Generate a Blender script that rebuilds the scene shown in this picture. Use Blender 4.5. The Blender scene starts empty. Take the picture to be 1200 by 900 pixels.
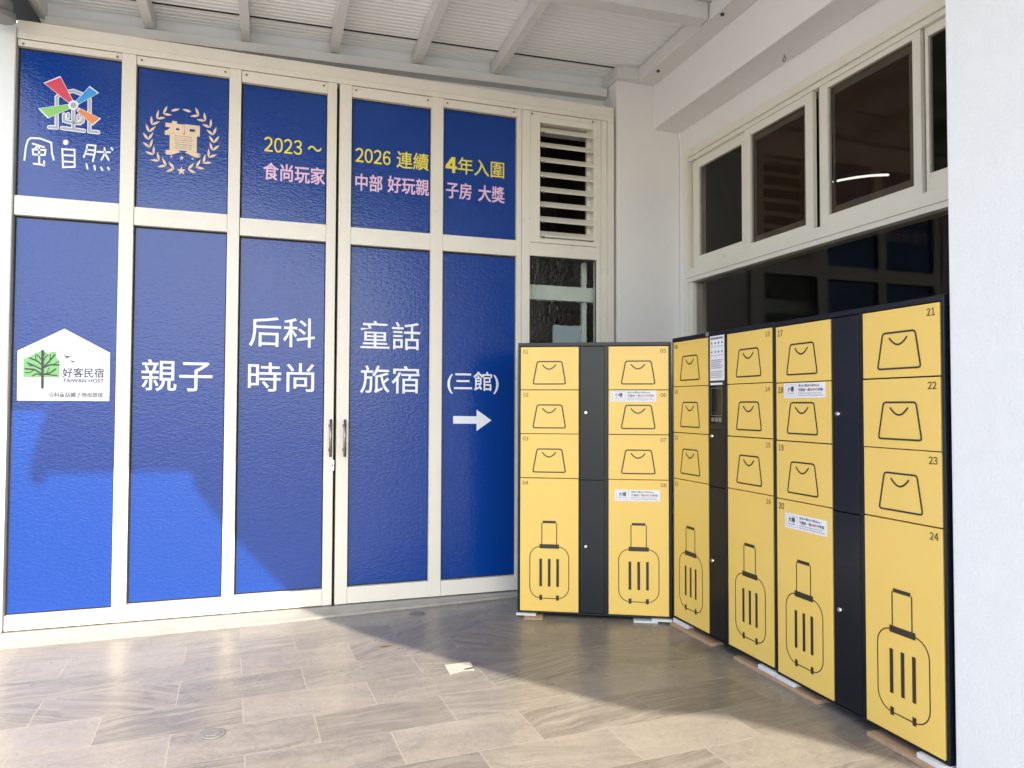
import bpy, bmesh, math, random
from mathutils import Vector, Matrix

random.seed(7)
S = bpy.context.scene
COL = S.collection

# ------------------------------------------------------------------ camera
FPX, PITCH, ROLL, YAW, CAMD, CAMH = 847.8063, 0.0301, 0.0037, 0.3232, 5.1653, 1.4
CP = Vector((0, -CAMD, CAMH))
FWD = Vector((math.sin(YAW) * math.cos(PITCH), math.cos(YAW) * math.cos(PITCH), math.sin(PITCH)))
_r = Vector((math.cos(YAW), -math.sin(YAW), 0))
_u = _r.cross(FWD)
RGT = _r * math.cos(ROLL) + _u * math.sin(ROLL)
UPV = _u * math.cos(ROLL) - _r * math.sin(ROLL)
cd = bpy.data.cameras.new('camera')
cam = bpy.data.objects.new('camera', cd)
COL.objects.link(cam)
cd.sensor_width = 36.0
cd.lens = 36.0 * FPX / 1200.0
cd.clip_start, cd.clip_end = 0.05, 2000
M4 = Matrix((RGT, UPV, -FWD)).transposed().to_4x4()
M4.translation = CP
cam.matrix_world = M4
S.camera = cam

# ------------------------------------------------------------------ sky, sun, exposure
SUN = Vector((-0.05, -1.1196, 1.0)).normalized()          # direction towards the sun
W = bpy.data.worlds.new('World')
S.world = W
W.use_nodes = True
nt = W.node_tree
bg = nt.nodes['Background']
sky = nt.nodes.new('ShaderNodeTexSky')
sky.sky_type = 'NISHITA'
sky.sun_disc = False
sky.sun_elevation = math.asin(SUN.z)
sky.sun_rotation = math.atan2(SUN.x, SUN.y)
sky.air_density, sky.dust_density, sky.ozone_density = 1.0, 1.5, 1.0
nt.links.new(sky.outputs[0], bg.inputs[0])
bg.inputs[1].default_value = 0.15
sl = bpy.data.lights.new('sun', 'SUN')
sl.energy = 2.35
sl.angle = math.radians(0.6)
sl.color = (1.0, 0.90, 0.76)
so = bpy.data.objects.new('sun', sl)
COL.objects.link(so)
so.rotation_euler = SUN.to_track_quat('Z', 'Y').to_euler()
so.location = SUN * 30
vs = S.view_settings
vs.view_transform = 'Standard'
vs.look = 'None'
vs.exposure = 1.66
vs.gamma = 1.0
vs.use_curve_mapping = False
S.cycles.max_bounces = 10
S.cycles.diffuse_bounces = 6


def ray(u, v):
    return FWD + RGT * ((u - 600) / FPX) - UPV * ((v - 450) / FPX)


def onY(u, v, Y=0.0):                                     # photo pixel -> point on a plane of constant Y
    d = ray(u, v)
    return CP + d * ((Y - CP.y) / d.y)


def onX(u, v, X):
    d = ray(u, v)
    return CP + d * ((X - CP.x) / d.x)


# ------------------------------------------------------------------ materials
def mat(name, col, rough=0.5, metal=0.0, spec=0.5, var=0.0, vscale=4.0, bump=0.0, bscale=80.0, rvar=0.0, coat=0.0, specks=0.0):
    m = bpy.data.materials.new(name)
    m.use_nodes = True
    n = m.node_tree.nodes
    L = m.node_tree.links
    b = n['Principled BSDF']
    b.inputs['Base Color'].default_value = (*col, 1)
    b.inputs['Roughness'].default_value = rough
    b.inputs['Metallic'].default_value = metal
    b.inputs['Specular IOR Level'].default_value = spec
    b.inputs['Coat Weight'].default_value = coat
    tc = n.new('ShaderNodeTexCoord')
    if var or rvar:
        nz = n.new('ShaderNodeTexNoise')
        nz.inputs['Scale'].default_value = vscale
        nz.inputs['Detail'].default_value = 6
        nz.inputs['Roughness'].default_value = 0.65
        L.new(tc.outputs['Object'], nz.inputs['Vector'])
        if var:
            mx = n.new('ShaderNodeMix')
            mx.data_type = 'RGBA'
            mx.inputs['A'].default_value = (*[c * (1 - var) for c in col], 1)
            mx.inputs['B'].default_value = (*[min(1, c * (1 + var)) for c in col], 1)
            L.new(nz.outputs['Fac'], mx.inputs['Factor'])
            L.new(mx.outputs['Result'], b.inputs['Base Color'])
        if rvar:
            mr = n.new('ShaderNodeMapRange')
            mr.inputs['From Min'].default_value = 0.3
            mr.inputs['From Max'].default_value = 0.7
            mr.inputs['To Min'].default_value = max(0.02, rough - rvar)
            mr.inputs['To Max'].default_value = rough + rvar
            L.new(nz.outputs['Fac'], mr.inputs['Value'])
            L.new(mr.outputs['Result'], b.inputs['Roughness'])
    if specks:                                             # sparse pits and fly specks in the paint
        vo = n.new('ShaderNodeTexVoronoi')
        vo.inputs['Scale'].default_value = 7.0
        L.new(tc.outputs['Object'], vo.inputs['Vector'])
        sc_n = n.new('ShaderNodeSeparateColor')
        L.new(vo.outputs['Color'], sc_n.inputs[0])
        rad = n.new('ShaderNodeMapRange')
        rad.inputs['From Min'].default_value = 0.55
        rad.inputs['From Max'].default_value = 1.0
        rad.inputs['To Min'].default_value = 0.0
        rad.inputs['To Max'].default_value = 0.035
        L.new(sc_n.outputs[0], rad.inputs['Value'])
        lt = n.new('ShaderNodeMath')
        lt.operation = 'LESS_THAN'
        L.new(vo.outputs['Distance'], lt.inputs[0])
        L.new(rad.outputs['Result'], lt.inputs[1])
        ml = n.new('ShaderNodeMath')
        ml.operation = 'MULTIPLY'
        ml.inputs[1].default_value = specks
        L.new(lt.outputs[0], ml.inputs[0])
        m2 = n.new('ShaderNodeMix')
        m2.data_type = 'RGBA'
        L.new(ml.outputs[0], m2.inputs['Factor'])
        L.new(mx.outputs['Result'], m2.inputs['A'])
        m2.inputs['B'].default_value = (0.30, 0.28, 0.25, 1)
        L.new(m2.outputs['Result'], b.inputs['Base Color'])
    if bump:
        n2 = n.new('ShaderNodeTexNoise')
        n2.inputs['Scale'].default_value = bscale
        n2.inputs['Detail'].default_value = 3
        bp = n.new('ShaderNodeBump')
        bp.inputs['Strength'].default_value = bump
        bp.inputs['Distance'].default_value = 0.004
        L.new(tc.outputs['Object'], n2.inputs['Vector'])
        L.new(n2.outputs['Fac'], bp.inputs['Height'])
        L.new(bp.outputs['Normal'], b.inputs['Normal'])
    return m


def vinyl_mat():
    m = mat('blue_vinyl', (0.001, 0.041, 0.255), rough=0.15, spec=0.48)
    n = m.node_tree.nodes
    L = m.node_tree.links
    b = n['Principled BSDF']
    tc = n.new('ShaderNodeTexCoord')
    mp = n.new('ShaderNodeMapping')
    mp.inputs['Rotation'].default_value = (0, math.radians(34), 0)
    mp.inputs['Scale'].default_value = (1.0, 1.0, 1.8)
    L.new(tc.outputs['Object'], mp.inputs['Vector'])
    nz = n.new('ShaderNodeTexNoise')
    nz.inputs['Scale'].default_value = 50
    nz.inputs['Detail'].default_value = 2.0
    nz.inputs['Roughness'].default_value = 0.5
    L.new(mp.outputs['Vector'], nz.inputs['Vector'])
    # fine vertical creases in the film
    mp2 = n.new('ShaderNodeMapping')
    mp2.inputs['Scale'].default_value = (22, 1, 0.35)
    L.new(tc.outputs['Object'], mp2.inputs['Vector'])
    n3 = n.new('ShaderNodeTexNoise')
    n3.inputs['Scale'].default_value = 3
    n3.inputs['Detail'].default_value = 2
    L.new(mp2.outputs['Vector'], n3.inputs['Vector'])
    ad = n.new('ShaderNodeMath')
    ad.operation = 'MULTIPLY_ADD'
    ad.inputs[1].default_value = 0.22
    L.new(n3.outputs['Fac'], ad.inputs[0])
    L.new(nz.outputs['Fac'], ad.inputs[2])
    bp = n.new('ShaderNodeBump')
    bp.inputs['Strength'].default_value = 0.20
    bp.inputs['Distance'].default_value = 0.008
    L.new(ad.outputs[0], bp.inputs['Height'])
    L.new(bp.outputs['Normal'], b.inputs['Normal'])
    return m


def glass_mat(name, tint, refl_rough=0.0, transp=0.5, bump=0.0, bscale=60.0, refl=0.035, weave=None):
    m = bpy.data.materials.new(name)
    m.use_nodes = True
    n = m.node_tree.nodes
    L = m.node_tree.links
    for x in list(n):
        n.remove(x)
    out = n.new('ShaderNodeOutputMaterial')
    tr = n.new('ShaderNodeBsdfTransparent') if not bump else n.new('ShaderNodeBsdfRefraction')
    tr.inputs['Color'].default_value = (*[c * transp for c in tint], 1)
    gl = n.new('ShaderNodeBsdfGlossy')
    gl.inputs['Roughness'].default_value = refl_rough
    fr = n.new('ShaderNodeLayerWeight')
    fr.inputs['Blend'].default_value = 0.5
    pw = n.new('ShaderNodeMath')
    pw.operation = 'POWER'
    pw.inputs[1].default_value = 5.0
    L.new(fr.outputs['Facing'], pw.inputs[0])
    fm = n.new('ShaderNodeMath')
    fm.operation = 'MULTIPLY_ADD'
    fm.inputs[1].default_value = 0.9
    fm.inputs[2].default_value = refl
    L.new(pw.outputs[0], fm.inputs[0])
    mx = n.new('ShaderNodeMixShader')
    L.new(fm.outputs[0], mx.inputs[0])
    L.new(tr.outputs[0], mx.inputs[1])
    L.new(gl.outputs[0], mx.inputs[2])
    L.new(mx.outputs[0], out.inputs[0])
    if weave:                                              # open woven mesh: dull threads over clear gaps
        df = n.new('ShaderNodeBsdfDiffuse')
        df.inputs['Color'].default_value = (*weave, 1)
        mw = n.new('ShaderNodeMixShader')
        mw.inputs[0].default_value = 0.6
        tr.inputs['Color'].default_value = (1, 1, 1, 1)
        L.new(tr.outputs[0], mw.inputs[1])
        L.new(df.outputs[0], mw.inputs[2])
        L.new(mw.outputs[0], out.inputs[0])
    if bump:
        tr.inputs['IOR'].default_value = 1.16
        tr.inputs['Roughness'].default_value = 0.01
        tc = n.new('ShaderNodeTexCoord')
        nz = n.new('ShaderNodeTexNoise')
        nz.inputs['Scale'].default_value = bscale
        nz.inputs['Detail'].default_value = 1.5
        bp = n.new('ShaderNodeBump')
        bp.inputs['Strength'].default_value = bump
        bp.inputs['Distance'].default_value = 0.014
        L.new(tc.outputs['Object'], nz.inputs['Vector'])
        L.new(nz.outputs['Fac'], bp.inputs['Height'])
        for x in (tr, gl, fr):
            L.new(bp.outputs['Normal'], x.inputs['Normal'])
    return m


def tile_mat():
    m = bpy.data.materials.new('stone_tile')
    m.use_nodes = True
    n = m.node_tree.nodes
    L = m.node_tree.links
    b = n['Principled BSDF']

    def math_(op, a=None, bb=None, c=None):
        x = n.new('ShaderNodeMath')
        x.operation = op
        for i, v in enumerate((a, bb, c)):
            if v is None:
                continue
            if isinstance(v, (int, float)):
                x.inputs[i].default_value = v
            else:
                L.new(v, x.inputs[i])
        return x.outputs[0]

    def mixc(f, a, bb):
        x = n.new('ShaderNodeMix')
        x.data_type = 'RGBA'
        for k, v in (('Factor', f), ('A', a), ('B', bb)):
            if isinstance(v, tuple):
                x.inputs[k].default_value = (*v, 1)
            elif isinstance(v, (int, float)):
                x.inputs[k].default_value = v
            else:
                L.new(v, x.inputs[k])
        return x.outputs['Result']

    def noise(vec, scale, detail=5, rough=0.6, dist=0.0):
        x = n.new('ShaderNodeTexNoise')
        x.inputs['Scale'].default_value = scale
        x.inputs['Detail'].default_value = detail
        x.inputs['Roughness'].default_value = rough
        x.inputs['Distortion'].default_value = dist
        L.new(vec, x.inputs['Vector'])
        return x.outputs['Fac']

    def ramp(f, *stops):
        x = n.new('ShaderNodeValToRGB')
        e = x.color_ramp.elements
        while len(e) < len(stops):
            e.new(0.5)
        for k, (p, c) in enumerate(stops):
            e[k].position = p
            e[k].color = (c, c, c, 1) if not isinstance(c, tuple) else (*c, 1)
        L.new(f, x.inputs[0])
        return x.outputs[0]

    tc = n.new('ShaderNodeTexCoord')
    mp = n.new('ShaderNodeMapping')
    mp.vector_type = 'POINT'
    a = math.radians(2.7)
    mp.inputs['Rotation'].default_value = (0, 0, -a)
    L.new(tc.outputs['Object'], mp.inputs['Vector'])
    sp = n.new('ShaderNodeSeparateXYZ')
    L.new(mp.outputs['Vector'], sp.inputs[0])
    TW, TH = 0.588, 0.3025
    rv = math_('DIVIDE', math_('ADD', sp.outputs['Y'], 1.129), TH)
    row = math_('FLOOR', rv)
    fy = math_('FRACT', rv)
    par = math_('FLOORED_MODULO', row, 2.0)
    # rows just below the -1.13 line (row -1) have joints at 0.13, the next at 0.42
    uu = math_('ADD', math_('SUBTRACT', sp.outputs['X'], 0.415), math_('MULTIPLY', par, 0.289))
    cu = math_('DIVIDE', uu, TW)
    colm = math_('FLOOR', cu)
    fx = math_('FRACT', cu)
    # joint mask
    dx = math_('MULTIPLY', math_('MINIMUM', fx, math_('SUBTRACT', 1.0, fx)), TW)
    dy = math_('MULTIPLY', math_('MINIMUM', fy, math_('SUBTRACT', 1.0, fy)), TH)
    dj = math_('MINIMUM', dx, dy)
    joint = n.new('ShaderNodeMapRange')
    joint.inputs['From Min'].default_value = 0.0012
    joint.inputs['From Max'].default_value = 0.0026
    joint.inputs['To Min'].default_value = 1.0
    joint.inputs['To Max'].default_value = 0.0
    L.new(dj, joint.inputs['Value'])
    jf = joint.outputs['Result']
    # random per tile
    cb = n.new('ShaderNodeCombineXYZ')
    L.new(colm, cb.inputs[0])
    L.new(row, cb.inputs[1])
    wn = n.new('ShaderNodeTexWhiteNoise')
    wn.noise_dimensions = '3D'
    L.new(cb.outputs[0], wn.inputs['Vector'])
    ws = n.new('ShaderNodeSeparateColor')
    L.new(wn.outputs['Color'], ws.inputs[0])
    r1, r2, r3 = ws.outputs[0], ws.outputs[1], ws.outputs[2]
    # coordinates inside the tile: random shift and random vein angle
    off = n.new('ShaderNodeVectorMath')
    off.operation = 'SCALE'
    L.new(wn.outputs['Color'], off.inputs[0])
    off.inputs['Scale'].default_value = 37.0
    add = n.new('ShaderNodeVectorMath')
    add.operation = 'ADD'
    L.new(mp.outputs['Vector'], add.inputs[0])
    L.new(off.outputs[0], add.inputs[1])
    vr = n.new('ShaderNodeVectorRotate')
    vr.rotation_type = 'Z_AXIS'
    L.new(add.outputs[0], vr.inputs['Vector'])
    ang = math_('MULTIPLY', math_('SUBTRACT', r2, 0.5), math_('MULTIPLY', r3, 1.6))
    L.new(ang, vr.inputs['Angle'])
    # bend the bedding lines gently, then stretch the noise along them
    wp = n.new('ShaderNodeTexNoise')
    wp.inputs['Scale'].default_value = 2.4
    wp.inputs['Detail'].default_value = 3
    L.new(vr.outputs[0], wp.inputs['Vector'])
    ws2 = n.new('ShaderNodeVectorMath')
    ws2.operation = 'MULTIPLY_ADD'
    L.new(wp.outputs['Color'], ws2.inputs[0])
    ws2.inputs[1].default_value = (0.16, 0.16, 0.0)
    L.new(vr.outputs[0], ws2.inputs[2])

    def stretched(sx, sy, scale, detail, rough, dist):
        st = n.new('ShaderNodeMapping')
        st.inputs['Scale'].default_value = (sx, sy, 1.0)
        L.new(ws2.outputs[0], st.inputs['Vector'])
        return noise(st.outputs[0], scale, detail, rough, dist)

    v1 = stretched(1.0, 6.0, 1.8, 7, 0.60, 0.5)
    v2 = stretched(1.0, 16.0, 2.6, 6, 0.62, 0.3)
    v3 = noise(ws2.outputs[0], 26.0, 8, 0.80, 1.2)
    v4 = noise(ws2.outputs[0], 4.0, 6, 0.65, 1.0)
    v5 = noise(ws2.outputs[0], 110.0, 3, 0.7, 0.0)
    c0 = mixc(r1, (0.138, 0.123, 0.109), (0.240, 0.214, 0.183))
    broad = ramp(v1, (0.34, 0.0), (0.50, 0.5), (0.64, 1.0))
    c1 = mixc(math_('MULTIPLY', broad, 0.55), c0, (0.300, 0.266, 0.222))
    lines = ramp(v2, (0.43, 1.0), (0.56, 0.0))
    streaky = ramp(r3, (0.25, 0.12), (0.60, 1.0))
    c2 = mixc(math_('MULTIPLY', math_('MULTIPLY', lines, streaky), 0.70), c1, (0.105, 0.093, 0.083))
    pale = ramp(v2, (0.60, 0.0), (0.74, 1.0))
    c3 = mixc(math_('MULTIPLY', math_('MULTIPLY', pale, streaky), 0.70), c2, (0.375, 0.335, 0.28))
    speck = ramp(v3, (0.44, 0.0), (0.62, 1.0))
    stony = ramp(r3, (0.25, 1.0), (0.65, 0.25))
    c4 = mixc(math_('MULTIPLY', math_('MULTIPLY', speck, stony), 0.50), c3, (0.345, 0.31, 0.265))
    pit = ramp(v3, (0.30, 1.0), (0.43, 0.0))
    c4 = mixc(math_('MULTIPLY', math_('MULTIPLY', pit, stony), 0.55), c4, (0.12, 0.107, 0.10))
    cloud = ramp(v4, (0.40, 0.0), (0.66, 1.0))
    c5 = mixc(math_('MULTIPLY', math_('MULTIPLY', cloud, r2), 0.45), c4, (0.33, 0.285, 0.225))
    c5 = mixc(math_('MULTIPLY', ramp(v5, (0.45, 0.0), (0.75, 1.0)), 0.14), c5, (0.45, 0.42, 0.38))
    c6 = mixc(math_('MULTIPLY', jf, 0.60), c5, (0.38, 0.34, 0.285))
    # overall dirt: broad dusty patches
    dirt = ramp(noise(tc.outputs['Object'], 1.3, 6, 0.65), (0.42, 0.0), (0.7, 1.0))
    c7 = mixc(math_('MULTIPLY', dirt, 0.18), c6, (0.42, 0.38, 0.33))
    L.new(c7, b.inputs['Base Color'])
    rr = n.new('ShaderNodeMapRange')
    rr.inputs['From Min'].default_value = 0.3
    rr.inputs['From Max'].default_value = 0.7
    rr.inputs['To Min'].default_value = 0.25
    rr.inputs['To Max'].default_value = 0.40
    L.new(noise(tc.outputs['Object'], 6.0, 6, 0.7), rr.inputs['Value'])
    rj = math_('ADD', rr.outputs['Result'], math_('MULTIPLY', jf, 0.4))
    L.new(rj, b.inputs['Roughness'])
    bp = n.new('ShaderNodeBump')
    bp.inputs['Strength'].default_value = 0.22
    bp.inputs['Distance'].default_value = 0.002
    hh = math_('SUBTRACT', math_('MULTIPLY', v2, 0.6), jf)
    L.new(hh, bp.inputs['Height'])
    L.new(bp.outputs['Normal'], b.inputs['Normal'])
    return m


MT = dict(
    cream=mat('cream_aluminium', (0.77, 0.73, 0.63), 0.34, var=0.05, vscale=3, rvar=0.10),
    cream_old=mat('aged_white_aluminium', (0.70, 0.70, 0.66), 0.4, var=0.04, rvar=0.08),
    blue=vinyl_mat(),
    gasket=mat('black_rubber', (0.012, 0.012, 0.013), 0.7),
    white_vinyl=mat('white_vinyl', (0.80, 0.82, 0.86), 0.35),
    yellow_vinyl=mat('yellow_vinyl', (0.86, 0.74, 0.04), 0.35),
    pink_vinyl=mat('pink_vinyl', (0.78, 0.52, 0.70), 0.35),
    gold_vinyl=mat('gold_vinyl', (0.76, 0.58, 0.38), 0.35, var=0.25, vscale=40),
    red_vinyl=mat('red_vinyl', (0.66, 0.05, 0.09), 0.35),
    sky_vinyl=mat('sky_blue_vinyl', (0.03, 0.30, 0.66), 0.35),
    green_vinyl=mat('green_vinyl', (0.24, 0.55, 0.12), 0.35),
    leaf_vinyl=mat('leaf_green_vinyl', (0.20, 0.50, 0.17), 0.35),
    orange_vinyl=mat('orange_vinyl', (0.75, 0.25, 0.07), 0.35),
    grey_vinyl=mat('grey_vinyl', (0.40, 0.40, 0.43), 0.35),
    ink=mat('dark_ink', (0.035, 0.033, 0.036), 0.4),
    brown_ink=mat('brown_black_print', (0.032, 0.024, 0.012), 0.4),
    soft_ink=mat('brown_number_print', (0.095, 0.066, 0.02), 0.45),
    red_ink=mat('red_ink', (0.6, 0.04, 0.05), 0.4),
    purple_ink=mat('purple_ink', (0.16, 0.05, 0.20), 0.4),
    yellow=mat('yellow_powder_coat', (0.84, 0.575, 0.14), 0.28, var=0.03, vscale=2.5, bump=0.05, bscale=260),
    navy=mat('navy_black_steel', (0.0030, 0.0052, 0.0100), 0.28, spec=0.42, var=0.2, rvar=0.0, bump=0.03, bscale=500),
    chrome=mat('chrome', (0.75, 0.75, 0.74), 0.18, metal=1.0),
    steel=mat('brushed_steel', (0.30, 0.29, 0.27), 0.32, metal=1.0),
    screw=mat('dull_screw', (0.22, 0.19, 0.15), 0.5, metal=0.6),
    wall=mat('white_plaster', (0.81, 0.79, 0.76), 0.78, var=0.05, vscale=3.0, bump=0.35, bscale=45, specks=0.35),
    pier=mat('rolled_white_plaster', (0.80, 0.80, 0.80), 0.72, var=0.05, vscale=6, bump=0.6, bscale=95, specks=0.5),
    roofw=mat('white_roof_sheet', (0.85, 0.86, 0.85), 0.5, var=0.04, vscale=2.0),
    beamw=mat('pale_grey_steel_paint', (0.70, 0.695, 0.66), 0.5, var=0.07, vscale=5),
    greyp=mat('grey_pvc', (0.20, 0.20, 0.195), 0.5, var=0.15, vscale=8),
    gutter=mat('dark_gutter_metal', (0.05, 0.055, 0.06), 0.5, var=0.2),
    marble=mat('cream_sill_stone', (0.37, 0.345, 0.30), 0.45, var=0.35, vscale=7, bump=0.08),
    tile=tile_mat(),
    ground=mat('outdoor_paving', (0.36, 0.355, 0.345), 0.85, var=0.2, vscale=0.7, bump=0.2, bscale=30),
    screenframe=mat('brown_grey_screen_frame', (0.16, 0.14, 0.115), 0.5),
    mesh=glass_mat('brown_insect_mesh', (1, 1, 1), transp=0.62, refl=0.0, weave=(0.070, 0.043, 0.027)),
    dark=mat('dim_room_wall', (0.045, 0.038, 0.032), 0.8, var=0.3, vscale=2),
    dim=mat('dim_room_panel', (0.09, 0.075, 0.06), 0.7, var=0.3, vscale=3),
    glass=glass_mat('window_glass', (0.88, 0.86, 0.82), transp=0.95, refl=0.015),
    obscure=glass_mat('hammered_glass', (0.95, 0.97, 0.95), refl_rough=0.02, transp=1.0, bump=0.62, bscale=42, refl=0.03),
    paper=mat('white_paper', (0.80, 0.80, 0.84), 0.6),
    blackgloss=mat('black_gloss_screen', (0.006, 0.008, 0.011), 0.08),
    blackmatt=mat('black_plastic', (0.012, 0.012, 0.012), 0.45),
    wood=mat('raw_timber', (0.42, 0.28, 0.17), 0.7, var=0.3, vscale=18),
    foam=mat('white_plastic_shim', (0.68, 0.69, 0.68), 0.5, var=0.1, vscale=20),
    drain=mat('worn_drain_metal', (0.17, 0.165, 0.16), 0.5, spec=0.4, var=0.35, vscale=60),
    leaf=mat('dry_leaf', (0.24, 0.14, 0.06), 0.6, var=0.3, vscale=60),
    bluegrey=mat('pale_blue_board', (0.42, 0.50, 0.58), 0.6),
    offwhite=mat('reflection_bar_white', (0.72, 0.74, 0.70), 0.6),
)
em = bpy.data.materials.new('glowing_strip')
em.use_nodes = True
em.node_tree.nodes['Principled BSDF'].inputs['Emission Color'].default_value = (0.95, 1.0, 0.95, 1)
em.node_tree.nodes['Principled BSDF'].inputs['Emission Strength'].default_value = 3.0
MT['glow'] = em


# ------------------------------------------------------------------ mesh helpers
class MB:
    """collects geometry for ONE mesh object"""

    def __init__(self):
        self.bm = bmesh.new()

    def box(self, x0, x1, y0, y1, z0, z1, bev=0.0):
        vs_ = [self.bm.verts.new((x, y, z)) for x in (x0, x1) for y in (y0, y1) for z in (z0, z1)]
        f = []
        for q in ((0, 1, 3, 2), (4, 6, 7, 5), (0, 4, 5, 1), (2, 3, 7, 6), (0, 2, 6, 4), (1, 5, 7, 3)):
            f.append(self.bm.faces.new([vs_[i] for i in q]))
        if bev:
            es = list({e for x in f for e in x.edges})
            bmesh.ops.bevel(self.bm, geom=es, offset=bev, segments=2, affect='EDGES', profile=0.6)
        return self

    def prism(self, pts, z0, z1, frame=None):
        """pts 2D polygon extruded; frame maps (a,b,c)->Vector"""
        fr = frame or (lambda a, b, c: Vector((a, b, c)))
        lo = [self.bm.verts.new(fr(a, b, z0)) for a, b in pts]
        hi = [self.bm.verts.new(fr(a, b, z1)) for a, b in pts]
        k = len(pts)
        self.bm.faces.new(lo[::-1])
        self.bm.faces.new(hi)
        for i in range(k):
            self.bm.faces.new((lo[i], lo[(i + 1) % k], hi[(i + 1) % k], hi[i]))
        return self

    def poly(self, pts):
        self.bm.faces.new([self.bm.verts.new(p) for p in pts])
        return self

    def tube(self, pts, r, seg=10, caps=True):
        pts = [Vector(p) for p in pts]
        rr = r if isinstance(r, (list, tuple)) else [r] * len(pts)
        rings = []
        prev = None
        for i, p in enumerate(pts):
            d = (pts[min(i + 1, len(pts) - 1)] - pts[max(i - 1, 0)]).normalized()
            if prev is None:
                ref = Vector((0, 0, 1)) if abs(d.z) < 0.9 else Vector((1, 0, 0))
                a = d.cross(ref).normalized()
            else:
                a = (prev - d * prev.dot(d)).normalized()
            prev = a
            b = d.cross(a)
            rings.append([self.bm.verts.new(p + (a * math.cos(2 * math.pi * k / seg) + b * math.sin(2 * math.pi * k / seg)) * rr[i]) for k in range(seg)])
        for r0, r1 in zip(rings, rings[1:]):
            for k in range(seg):
                f = self.bm.faces.new((r0[k], r0[(k + 1) % seg], r1[(k + 1) % seg], r1[k]))
                f.smooth = True
        if caps:
            self.bm.faces.new(rings[0][::-1])
            self.bm.faces.new(rings[-1])
        return self


def link(name, mb, material, parent=None, world=False):
    """world=True: geometry was given in world coordinates and is moved into the thing's own frame"""
    bm = mb.bm
    if world and parent is not None:
        bm.transform(root_of(parent).matrix_basis.inverted())
    bmesh.ops.recalc_face_normals(bm, faces=bm.faces) if not getattr(mb, 'flat', False) else None
    me = bpy.data.meshes.new(name)
    bm.to_mesh(me)
    bm.free()
    for m in (material if isinstance(material, list) else [material]):
        me.materials.append(m)
    o = bpy.data.objects.new(name, me)
    COL.objects.link(o)
    if parent is not None:
        o.parent = parent
    return o


def root_of(o):
    while o.parent is not None:
        o = o.parent
    return o


def tag(o, label=None, cat=None, group=None, kind=None):
    for k, v in (('label', label), ('category', cat), ('group', group), ('kind', kind)):
        if v:
            o[k] = v
    return o


def thing(name, label, cat, loc=(0, 0, 0), rz=0.0, group=None):
    o = bpy.data.objects.new(name, None)
    o.empty_display_size = 0.1
    COL.objects.link(o)
    o.matrix_basis = Matrix.Translation(loc) @ Matrix.Rotation(rz, 4, 'Z')
    return tag(o, label, cat, group)


def single(name, mb, material, loc, label, cat, group=None, kind=None):
    """a thing that is one mesh, given in world coordinates"""
    mb.bm.transform(Matrix.Translation(loc).inverted())
    o = link(name, mb, material)
    o.location = loc
    return tag(o, label, cat, group, kind)


# ---- flat vinyl: lettering and drawn shapes on a plane. pl(a,b,off)->Vector
_txt = {}


def glyphs(s, bold=0.0):
    key = s
    if key not in _txt:
        cu = bpy.data.curves.new('lettering', 'FONT')
        cu.body = s
        cu.resolution_u = 4
        o = bpy.data.objects.new('lettering', cu)
        COL.objects.link(o)
        dg = bpy.context.evaluated_depsgraph_get()
        dg.update()
        me = bpy.data.meshes.new_from_object(o.evaluated_get(dg))
        v = [(p.co.x, p.co.y) for p in me.vertices]
        f = [tuple(p.vertices) for p in me.polygons]
        bpy.data.objects.remove(o)
        bpy.data.curves.remove(cu)
        bpy.data.meshes.remove(me)
        _txt[key] = (v, f)
    return _txt[key]


def add_text(mb, s, pl, a0, a1, b0, b1, off, bold=0.0):
    v, f = glyphs(s)
    x0, x1 = min(p[0] for p in v), max(p[0] for p in v)
    y0, y1 = min(p[1] for p in v), max(p[1] for p in v)
    k_ = (b1 - b0) / (y1 - y0)
    e = bold * k_                                          # stroke weight: the outline is laid down a few times, slightly shifted
    shifts = [(0, 0)] if not bold else [(-e, -e), (e, -e), (e, e), (-e, e)]
    for n_, (sa, sb) in enumerate(shifts):
        vv = [mb.bm.verts.new(pl(a0 + sa + (p[0] - x0) / (x1 - x0) * (a1 - a0), b0 + sb + (p[1] - y0) / (y1 - y0) * (b1 - b0), off + n_ * 0.00012)) for p in v]
        for q in f:
            try:
                mb.bm.faces.new([vv[i] for i in q])
            except ValueError:
                pass
    mb.flat = True
    return mb


def add_digits(mb, s, pl, a0, a1, b0, b1, off, bold=0.0):
    """numerals drawn one by one with the plain sans full-width digits"""
    cells, x = [], 0.0
    for ch in s:
        v, f = glyphs(chr(ord(ch) - 48 + 0xFF10))
        w = max(p[0] for p in v) - min(p[0] for p in v)
        h = max(p[1] for p in v) - min(p[1] for p in v)
        w = w / h
        pad = 0.10 if ch == '1' else 0.0
        cells.append((ch, x + pad, x + pad + w))
        x += w + 2 * pad + 0.13
    tot = x - 0.13
    for ch, c0, c1 in cells:
        add_text(mb, chr(ord(ch) - 48 + 0xFF10), pl, a0 + (a1 - a0) * c0 / tot, a0 + (a1 - a0) * c1 / tot, b0, b1, off, bold)
    return mb


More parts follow.
